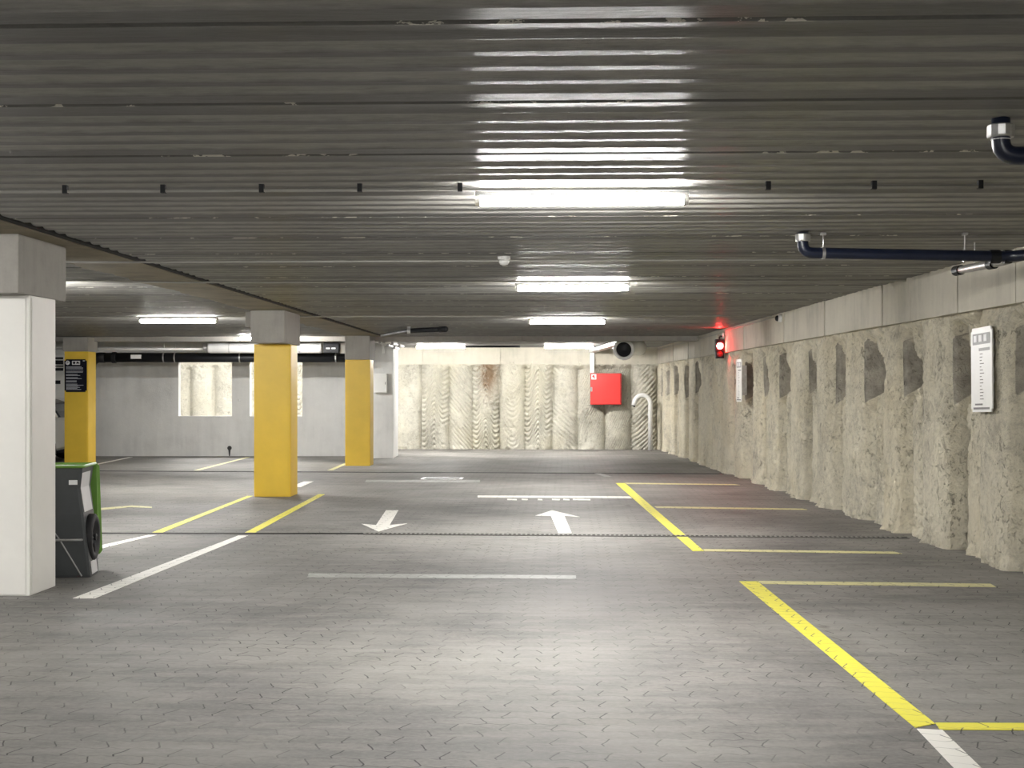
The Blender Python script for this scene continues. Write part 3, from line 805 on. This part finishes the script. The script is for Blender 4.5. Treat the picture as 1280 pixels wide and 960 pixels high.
obj('junction_box', boxbm((xw - .05, .0, z1 + .02), (xw - .013, .09, z1 + .13), .006), 'white', t)
# small dome camera
cY = 22.0; q = P(973, 398, cY)
t = thing('dome_camera', 'small white dome camera at the top of the right capping beam', 'camera', (beamx(cY), cY, q.z))
lb = nb(); lathe(lb, [(.062, .01), (.066, -.02), (.058, -.055), (.05, -.06)], (0, 0, 0), 20, 'X'); obj('housing', lb, 'white', t, True)
lb = nb(); lathe(lb, [(.048, -.055), (.044, -.08), (.028, -.098), (.003, -.105)], (0, 0, 0), 20, 'X'); obj('dome', lb, 'black', t, True)

# ------------------------------------------------------------------ far wall fittings
wY = 38.62
a, b = P(738, 506, wY), P(777, 466.5, wY)
t = thing('fire_hose_cabinet', 'red fire hose cabinet on the far pile wall', 'fire cabinet', ((a.x + b.x) / 2, wY, a.z), -TH)
w2 = (b.x - a.x) / 2; h = b.z - a.z
obj('body', boxbm((-w2, 0, 0), (w2, .30, h), .01), 'dred', t)
obj('door', boxbm((-w2 + .012, -.02, .012), (w2 - .035, .002, h - .012), .008), 'red', t)
hb = nb(); box(hb, (-w2 + .005, -.035, h * .42), (-w2 + .055, -.018, h * .56), .005); obj('handle', hb, 'grey', t)
sb = nb(); box(sb, (-w2 + .03, -.023, h - .17), (-w2 + .16, -.019, h - .03)); obj('symbol_sticker', sb, 'white_mark', t)['label'] = 'white square sticker with red hose symbol'
ib = nb(); lathe(ib, [(.035, -.026), (.035, -.022)], (-w2 + .085, 0, h - .085), 16, 'Y'); box(ib, (-w2 + .1, -.026, h - .15), (-w2 + .125, -.022, h - .09)); box(ib, (-w2 + .06, -.026, h - .155), (-w2 + .15, -.022, h - .140)); obj('hose_symbol', ib, 'red', t)
# white cable duct from the cabinet to the ceiling
t = thing('cable_duct', 'white cable duct rising from the red cabinet and running along the ceiling', 'cable duct', (0, 0, 0))
a = P(740, 465.4, 38.7); b = P(740.5, 438.5, 38.7); c = P(775, 427, 33.6)
vb = nb(); box(vb, (a.x - .055, 38.62, a.z - .01), (a.x + .055, 38.74, b.z + .02), .008); obj('riser', vb, 'white', t)
d = Vector((c.x - b.x, c.y - 38.68, 0)); n = Vector((-d.y, d.x, 0)).normalized() * .10
hb = nb(); z0 = b.z - .05
prism(hb, [Vector((b.x, 38.72, z0)) - n, Vector((b.x, 38.72, z0)) + n, Vector((c.x, c.y, z0 + .05)) + n, Vector((c.x, c.y, z0 + .05)) - n], (0, 0, .09)); obj('run', hb, 'white', t)
# round mouth of a ventilation duct
vY = 32.6; q = P(780, 436.5, vY)
t = thing('duct_mouth', 'white rimmed round duct mouth with black inside, under the far ceiling at right', 'vent', (q.x, q.y, q.z))
dirn = Vector((-.25, -1, -.28)).normalized()
lb = nb(); tube(lb, [dirn * .02, dirn * -.10, dirn * -.3 + Vector((.12, 0, .01)), Vector((.42, .62, .05))], [.245, .225, .20, .18], 28, 0); obj('shell', lb, 'white', t, True)
rb = nb(); pts_o = []
ax1 = dirn.orthogonal().normalized(); ax2 = dirn.cross(ax1)
ring = [dirn * .03 + (ax1 * math.cos(2 * PI * k / 32) + ax2 * math.sin(2 * PI * k / 32)) * .215 for k in range(33)]
tube(rb, ring, .04, 10, 0, False); obj('rim', rb, 'white', t, True)
lb = nb(); tube(lb, [dirn * .012, dirn * .035, dirn * .075, dirn * .10], [.19, .175, .11, .02], 28, 0); obj('inner_dome', lb, 'black', t, True)
sb = nb(); box(sb, (.02, .12, .1), (.08, .18, CEIL - q.z + .004)); obj('hanger', sb, 'steel', t)
# goose neck pipe
gY = 38.35; a = P(813, 562, gY); top = P(800, 494, gY).z; l = P(793, 507, gY)
t = thing('gooseneck_pipe', 'grey gooseneck vent pipe standing at the far right corner', 'pipe', (a.x, gY, 0), -TH)
R = (a.x - l.x) / 2; zc_ = top - R
pts = [(0, 0, 0), (0, 0, zc_)] + [(-R + R * math.cos(x), 0, zc_ + R * math.sin(x)) for x in np.linspace(.15, PI * .93, 14)] + [(-2 * R - .02, 0, zc_ - .06)]
obj('pipe', tubebm(pts, .062, 16), 'duct', t, True)
obj('clamp', boxbm((-.075, .03, .95), (.075, .34, 1.0)), 'steel', t)
obj('mouth', tubebm([(-2 * R - .018, 0, zc_ - .05), (-2 * R - .035, 0, zc_ - .09)], .052, 14), 'void', t)

# ------------------------------------------------------------------ services on the left at the back
# black drain main
bY = 33.0
za = P(0, 447, bY).z
x0, x1 = (126 - CX) * bY / F, (446 - CX) * bY / F
t = thing('drain_main', 'thick black drain main across the top of the grey wall', 'pipe', (0, bY, za))
obj('pipe', tubebm([(x0, 0, 0), (x1, 0, .0)], .112, 24), 'black', t, True)
cb = nb(); tube(cb, [(x0 + .10, 0, 0), (x0 - .10, 0, 0), (x0 - .22, .0, -.10), (x0 - .26, .1, -.26)], .122, 20, .08); obj('elbow', cb, 'black', t, True)
cb = nb(); lathe(cb, [(.13, -.05), (.134, -.03), (.134, .03), (.13, .05)], (x0 + .32, 0, 0), 22, 'X'); obj('coupling', cb, 'black', t)
cb = nb(); a, b = (165 - CX) * bY / F, (178 - CX) * bY / F
for k in range(6):
    t0, t1 = PI * (1.05 + .07 * k), PI * (1.05 + .07 * (k + 1))
    prism(cb, [(a, .114 * math.cos(t0) * -1 * -1, .02), (a, 0, 0), (b, 0, 0), (b, 0, 0.02)], (0, 0, .001)) if False else None
box(cb, (a, -.117, -.03), (b, -.10, .065)); obj('label', cb, 'white_mark', t)['label'] = 'white paper label'
for px in (205, 218 + 1, 300, 420):
    x = (px - CX) * bY / F; bm = nb(); lathe(bm, [(.117, -.015), (.117, .015)], (x, 0, 0), 22, 'X'); tube(bm, [(x, 0, .11), (x, 0, CEIL - za - .0005)], .008, 8); obj('clamp', bm, 'steel', t)
# silver duct
dY = 32.4; zd = P(0, 434.8, dY).z; a, b = (260 - CX) * dY / F, (402 - CX) * dY / F
t = thing('air_duct', 'fat silver air duct under the ceiling behind the middle yellow column', 'duct', (0, dY, zd))
obj('duct', tubebm([(a, 0, 0), (a + .05, 0, 0), (b - .05, 0, 0), (b, 0, 0)], [.112, .125, .125, .12], 28), 'duct', t, True)
obj('spigot', tubebm([(a - .10, 0, 0), (a + .02, 0, 0)], .075, 20), 'steel', t)
for x in (a + .5, b - .5):
    bm = nb(); lathe(bm, [(.128, -.012), (.128, .012)], (x, 0, 0), 24, 'X'); tube(bm, [(x, 0, .12), (x, 0, CEIL - zd - .0005)], .006, 8); obj('hanger', bm, 'steel', t)
tag(obj('service_pipe', tubebm([((50 - CX) * dY / F, dY, zd - .03), (a - .08, dY, zd - .03)], .027, 12), 'duct', None, True), 'thin bright pipe leading left from the end of the silver air duct', 'pipe')
# black unit with two small lit strips
a, b = P(405, 441, 32.4), P(424, 428, 32.4)
t = thing('control_unit', 'black box with two small white strips at the right end of the silver duct', 'control box', (a.x, 32.4, a.z))
obj('case', boxbm((0, -.1, 0), (b.x - a.x, .12, b.z - a.z), .008), 'black', t)
hb = nb()
for k in (.3, .66): box(hb, ((b.x - a.x) * k - .045, -.106, .085), ((b.x - a.x) * k + .045, -.098, .115))
obj('strip', hb, 'white_mark', t)
obj('bracket', boxbm((.1, -.02, b.z - a.z), (.2, .02, CEIL - a.z + .004)), 'steel', t)
a, b = P(425.5, 442, 32.5), P(436, 428, 32.5)
t = thing('grey_box', 'plain grey box between the black unit and the farthest right yellow column', 'box', (a.x, 32.5, a.z))
obj('case', boxbm((0, -.1, 0), (b.x - a.x, .12, b.z - a.z), .008), 'cap', t); obj('bracket', boxbm((.05, -.02, b.z - a.z), (.12, .02, CEIL - a.z + .004)), 'steel', t)
# cabinet on the pilaster
a, b = P(468, 491, 33.7), P(484.5, 467, 33.7)
t = thing('electric_box', 'white electric box on the grey pilaster beside the farthest right yellow column', 'electric box', (a.x, 33.7, a.z))
obj('case', boxbm((0, -.16, 0), (b.x - a.x, .006, b.z - a.z), .008), 'white', t)
obj('lid', boxbm((.012, -.172, .012), (b.x - a.x - .012, -.158, b.z - a.z - .012), .006), 'white', t)
obj('catch', boxbm((b.x - a.x - .05, -.18, .2), (b.x - a.x - .03, -.17, .26), .002), 'grey', t)
a, b = P(477.5, 442, 33.7), P(481, 431, 33.7)
tag(obj('junction_box', boxbm((a.x, 33.62, a.z), (b.x, 33.706, b.z), .008), 'white'), 'small upright white junction box high on the grey pilaster', 'junction box')
# dark keyhole shaped hanger and eye bolt on the grey wall
q = P(287, 560, WY)
bm = nb(); lathe(bm, [(.055, -.02), (.055, 0)], (q.x, WY, q.z), 20, 'Y'); prism(bm, [(q.x - .03, WY - .018, q.z - .03), (q.x + .03, WY - .018, q.z - .03), (q.x + .012, WY - .018, q.z - .2), (q.x - .012, WY - .018, q.z - .2)], (0, .018, 0))
tag(obj('wall_plate', bm, 'iron'), 'small dark keyhole shaped plate low on the grey wall', 'wall plate')
q = P(300, 500, WY)
bm = nb(); tube(bm, [(q.x + .035 * math.cos(x), WY - .02, q.z + .035 * math.sin(x)) for x in np.linspace(PI, 2 * PI, 10)], .008, 8); box(bm, (q.x - .05, WY - .03, q.z - .01), (q.x - .02, WY, q.z + .02))
tag(obj('wall_hook', bm, 'steel'), 'small metal hook on the grey wall between the two openings', 'hook')
# pipes in the corner behind the last yellow column
t = thing('drain_branch', 'black drain branch with capped end under the far lane ceiling', 'pipe', (0, 0, 0))
a, b, c = P(556, 411.5, 26.1), P(511, 413.5, 26.5), P(478, 419.5, 28.8)
pb = nb(); tube(pb, [a, b, c], .045, 14, .3); obj('pipe', pb, 'black', t, True)
pb = nb(); d = (a - b).normalized(); tube(pb, [a - d * .12, a + d * .03, a + d * .06], [.056, .056, .03], 14); obj('end_cap', pb, 'black', t, True)
pb = nb(); box(pb, (b.x - .03, b.y - .05, b.z + .05), (b.x + .03, b.y + .05, CEIL - .0005)); lathe(pb, [(.06, -.03), (.06, .03)], b, 16, 'X'); obj('clamp', pb, 'steel', t)
for k, (s, e, lab) in enumerate((((464, 421, 31.9), (498, 436, 33.4), 'pale cable pipe along the ceiling corner, lower of two'), ((470, 421, 31.9), (504, 433, 33.3), 'pale cable pipe along the ceiling corner, upper of two'))):
    a, b = P(*s), P(*e); a.z = min(a.z, CEIL - .04); b.z = min(b.z, CEIL - .04)
    t = thing('cable_pipe', lab, 'pipe', (0, 0, 0))
    obj('pipe', tubebm([a, b], .033, 10), 'duct', t, True)
    for f_ in (.25, .55, .8): p_ = a.lerp(b, f_); d = (b - a).normalized(); obj('sleeve', tubebm([p_ - d * .05, p_ + d * .05], .043, 10), 'grey', t)
tag(obj('ceiling_pipe', tubebm([P(582, 433.2, 35.6), P(650, 433.2, 35.6)], .026, 10), 'black', None, True), 'thin black pipe under the far ceiling between the two far tube lights', 'pipe')

# notice on the grey wall above the car
a, b = P(40, 497, WY - .02), P(80.5, 444, WY - .02)
t = thing('wall_notice', 'white notice with black bands on the grey wall above the parked car', 'notice', (a.x, WY, a.z))
obj('board', boxbm((0, -.015, 0), (b.x - a.x, -.0005, b.z - a.z)), 'white', t)
bb = nb(); H = b.z - a.z
for y0, y1 in ((446.5, 449), (450.5, 455.5), (457, 458.5), (460, 463.5)): box(bb, (.02, -.019, H * (497 - y1) / 53), (b.x - a.x - .03, -.014, H * (497 - y0) / 53))
box(bb, (.1, -.019, H * (497 - 480) / 53), (b.x - a.x - .1, -.014, H * (497 - 475.5) / 53)); obj('band', bb, 'black', t)

# ------------------------------------------------------------------ parked car
def car():
    Yc = 32.95; X1 = -10.05; L = 4.15
    t = thing('parked_car', 'pale hatchback parked along the grey wall, mostly hidden behind the columns', 'car', (X1, Yc, 0))
    # side outline, x measured from the tail (0) to the nose (-L)
    low = [(-.02, .34), (0, .55), (-.03, .80), (-.08, .98), (-.30, 1.02), (-1.2, 1.0), (-2.6, .98), (-3.0, .97), (-3.7, .86), (-4.05, .72), (-4.15, .52), (-4.12, .30), (-3.6, .22), (-.5, .22)]
    bm = nb(); secs = [(-.86, .93), (-.80, .99), (-.4, 1.0), (.4, 1.0), (.80, .99), (.86, .93)]
    rings = []
    for y, s in secs:
        rings.append([bm.verts.new((-L / 2 + (x + L / 2) * (s if abs(y) < .86 else s), y, .6 + (z - .6) * s)) for x, z in low])
    n = len(low)
    for a, b in zip(rings, rings[1:]):
        for k in range(n): bm.faces.new((a[k], a[(k + 1) % n], b[(k + 1) % n], b[k]))
    bm.faces.new(rings[0]); bm.faces.new(rings[-1][::-1])
    obj('body', bm, 'carpaint', t, False)
    top = [(-.30, 1.0), (-.42, 1.16), (-.62, 1.34), (-.95, 1.45), (-1.6, 1.49), (-2.3, 1.45), (-2.75, 1.25), (-3.1, .97)]
    gb = nb(); rings = []
    for y in (-.80, -.62, .62, .80):
        s = 1 if abs(y) < .7 else 0
        rings.append([gb.verts.new((x, y if z < 1.1 else y * (.98 - .18 * (z - 1) / .5), z)) for x, z in top])
    n = len(top)
    for a, b in zip(rings, rings[1:]):
        for k in range(n): gb.faces.new((a[k], a[(k + 1) % n], b[(k + 1) % n], b[k]))
    gb.faces.new(rings[0]); gb.faces.new(rings[-1][::-1]); obj('glasshouse', gb, 'glass', t)
    rb = nb()
    roof = [(-.60, 1.355), (-.95, 1.465), (-1.6, 1.505), (-2.3, 1.465), (-2.42, 1.42)]
    ra = []
    for y in (-.66, -.55, .55, .66): ra.append([rb.verts.new((x, y, z - (.035 if abs(y) > .6 else 0))) for x, z in roof])
    for a, b in zip(ra, ra[1:]):
        for k in range(len(roof) - 1): rb.faces.new((a[k], a[k + 1], b[k + 1], b[k]))
    bmesh.ops.solidify(rb, geom=rb.faces[:], thickness=.02); obj('roof', rb, 'carpaint', t, True)
    for s in (-1, 1):
        for (x0, z0), (x1, z1) in (((-1.55, 1.0), (-1.5, 1.47)), ((-2.45, 1.42), (-3.08, .98)), ((-.40, 1.02), (-.68, 1.38))):
            f0 = .815; f1 = .66
            obj('pillar', tubebm([(x0, s * (f0 if z0 < 1.2 else f1), z0), (x1, s * (f0 if z1 < 1.2 else f1), z1)], .035, 8), 'carpaint', t, True)
        for x in (-.72, -3.35):
            wb = nb(); lathe(wb, [(.20, -.10), (.31, -.10), (.325, -.07), (.325, .07), (.31, .10), (.20, .10)], (x, s * .80, .325), 26, 'Y'); wv = obj('wheel', wb, 'rubber', t, True)
            hb = nb(); lathe(hb, [(.19, s * .085), (.19, s * .106), (.05, s * .112)] if s > 0 else [(.05, -.112), (.19, -.106), (.19, -.085)], (x, s * .80, .325), 20, 'Y'); obj('hub', hb, 'steel', wv)
        lb = nb(); box(lb, (-.10, s * .72 - .12, .78), (-.012, s * .72 + .12, .95), .02); obj('tail_light', lb, 'tail', t)
    obj('bumper', boxbm((-.5, -.80, .20), (.01, .80, .36), .04), 'black', t)
    obj('sill', boxbm((-3.0, -.845, .18), (-1.1, .845, .28), .02), 'black', t)
    return t
car()

# ------------------------------------------------------------------ wheeled bin behind the white column
def wheelie():
    t = thing('wheeled_bin', 'charcoal wheeled bin with open green lid standing behind the white column', 'bin', (-3.66, 12.08, 0), .10)
    W = .66
    # (height, right x, front y, back y)
    sec = [(0.0, .02, 0, .36), (.02, .02, -.005, .37), (.30, -.012, -.005, .42), (.54, -.04, .0, .46), (.77, -.075, .02, .50), (.945, -.055, .03, .54)]
    bm = nb(); rings = []
    for z, xr, yf, yb in sec:
        rings.append([bm.verts.new(v) for v in ((xr - W, yf, z), (xr - .02, yf, z), (xr, yf + .02, z), (xr, yb, z), (xr - W, yb, z))])
    for a, b in zip(rings, rings[1:]):
        for k in range(5): bm.faces.new((a[k], a[(k + 1) % 5], b[(k + 1) % 5], b[k]))
    bm.faces.new(rings[0][::-1]); bm.faces.new(rings[-1])
    obj('body', bm, 'binbody', t)
    rb = nb()
    for k in (0,): 
        tube(rb, [(-W - .02, .02, .955), (-.06, .02, .955), (-.045, .05, .955), (-.045, .56, .955)], .014, 8, .02)
    obj('rim', rb, 'bingreen', t, True)['label'] = 'green rim'
    lb = nb()
    prism(lb, [(-.035, .56, .965), (-.015, .60, .93), (.0, .66, .16), (-.02, .64, .13), (-.03, .58, .5)], (-W - .02, 0, 0))
    obj('lid', lb, 'bingreen', t)['label'] = 'open green lid hanging down the back'
    # ribs and rods on the front face
    db = nb(); tube(db, [(-.30, -.008, .42), (-.235, -.012, .33), (-.05, -.006, .012)], .007, 6); obj('brace', db, 'grey', t)
    ax = nb(); tube(ax, [(-W + .02, -.012, .325), (-.05, -.012, .325), (.0, .2, .325)], .011, 8, .02); obj('axle', ax, 'steel', t, True)
    for xx, s in ((-.04, 1),):
        wb = nb(); lathe(wb, [(.02, -.012), (.13, -.012), (.138, -.03), (.185, -.036), (.205, -.022), (.205, .022), (.185, .036), (.145, .032), (.135, .0), (.02, .0)], (xx + .03, .24, .325), 30, 'X'); wv = obj('wheel', wb, 'rubber', t, True)
        hb = nb(); lathe(hb, [(.03, -.02), (.03, .036), (.012, .04)], (xx + .03, .24, .325), 16, 'X')
        for k in range(5):
            a = 2 * PI * k / 5; tube(hb, [(xx + .035, .24, .325), (xx + .035, .24 + .15 * math.cos(a), .325 + .15 * math.sin(a))], .016, 6)
        obj('hub', hb, 'black', wv)
    # stickers on the side face
    for za, zb_, y0, y1, nm_ in ((.56, .90, .05, .40, 'pale printed sticker'), (.02, .13, .06, .30, 'pale warning sticker')):
        def xs(z):
            for (z0, x0, *_), (z1, x1, *_) in zip(sec, sec[1:]):
                if z0 <= z <= z1: return x0 + (x1 - x0) * (z - z0) / (z1 - z0) + .004
        zm = .77 if za < .77 < zb_ else (za + zb_) / 2
        sb = nb()
        for u, v in ((za, zm), (zm, zb_)): prism(sb, [(xs(u), y0, u), (xs(u), y1, u), (xs(v), y1, v), (xs(v), y0, v)], (.002, 0, 0))
        obj('sticker', sb, 'sticker', t)['label'] = nm_
    sb = nb(); box(sb, (-.16, .0, .80), (-.09, .012, .84)); obj('tag', sb, 'white_mark', t)['label'] = 'small white tag'
wheelie()

# ------------------------------------------------------------------ camera, world, view
cam = bpy.data.cameras.new('camera'); co_ = bpy.data.objects.new('camera', cam); C.objects.link(co_)
co_.location = (0, 0, EYE); co_.rotation_euler = (PI / 2, 0, 0)
cam.sensor_width = 36; cam.lens = F / 1280 * 36; cam.shift_y = 10 / 1280; cam.clip_end = 200
SC.camera = co_
wd = bpy.data.worlds.new('world'); SC.world = wd; wd.use_nodes = True
wd.node_tree.nodes['Background'].inputs[0].default_value = (0, 0, 0, 1); wd.node_tree.nodes['Background'].inputs[1].default_value = 0
vs_ = SC.view_settings
vs_.view_transform = 'Standard'; vs_.look = 'None'; vs_.gamma = 1; vs_.use_curve_mapping = False
vs_.exposure = 2.15
SC.cycles.max_bounces = 8; SC.cycles.diffuse_bounces = 6; SC.cycles.use_denoising = True
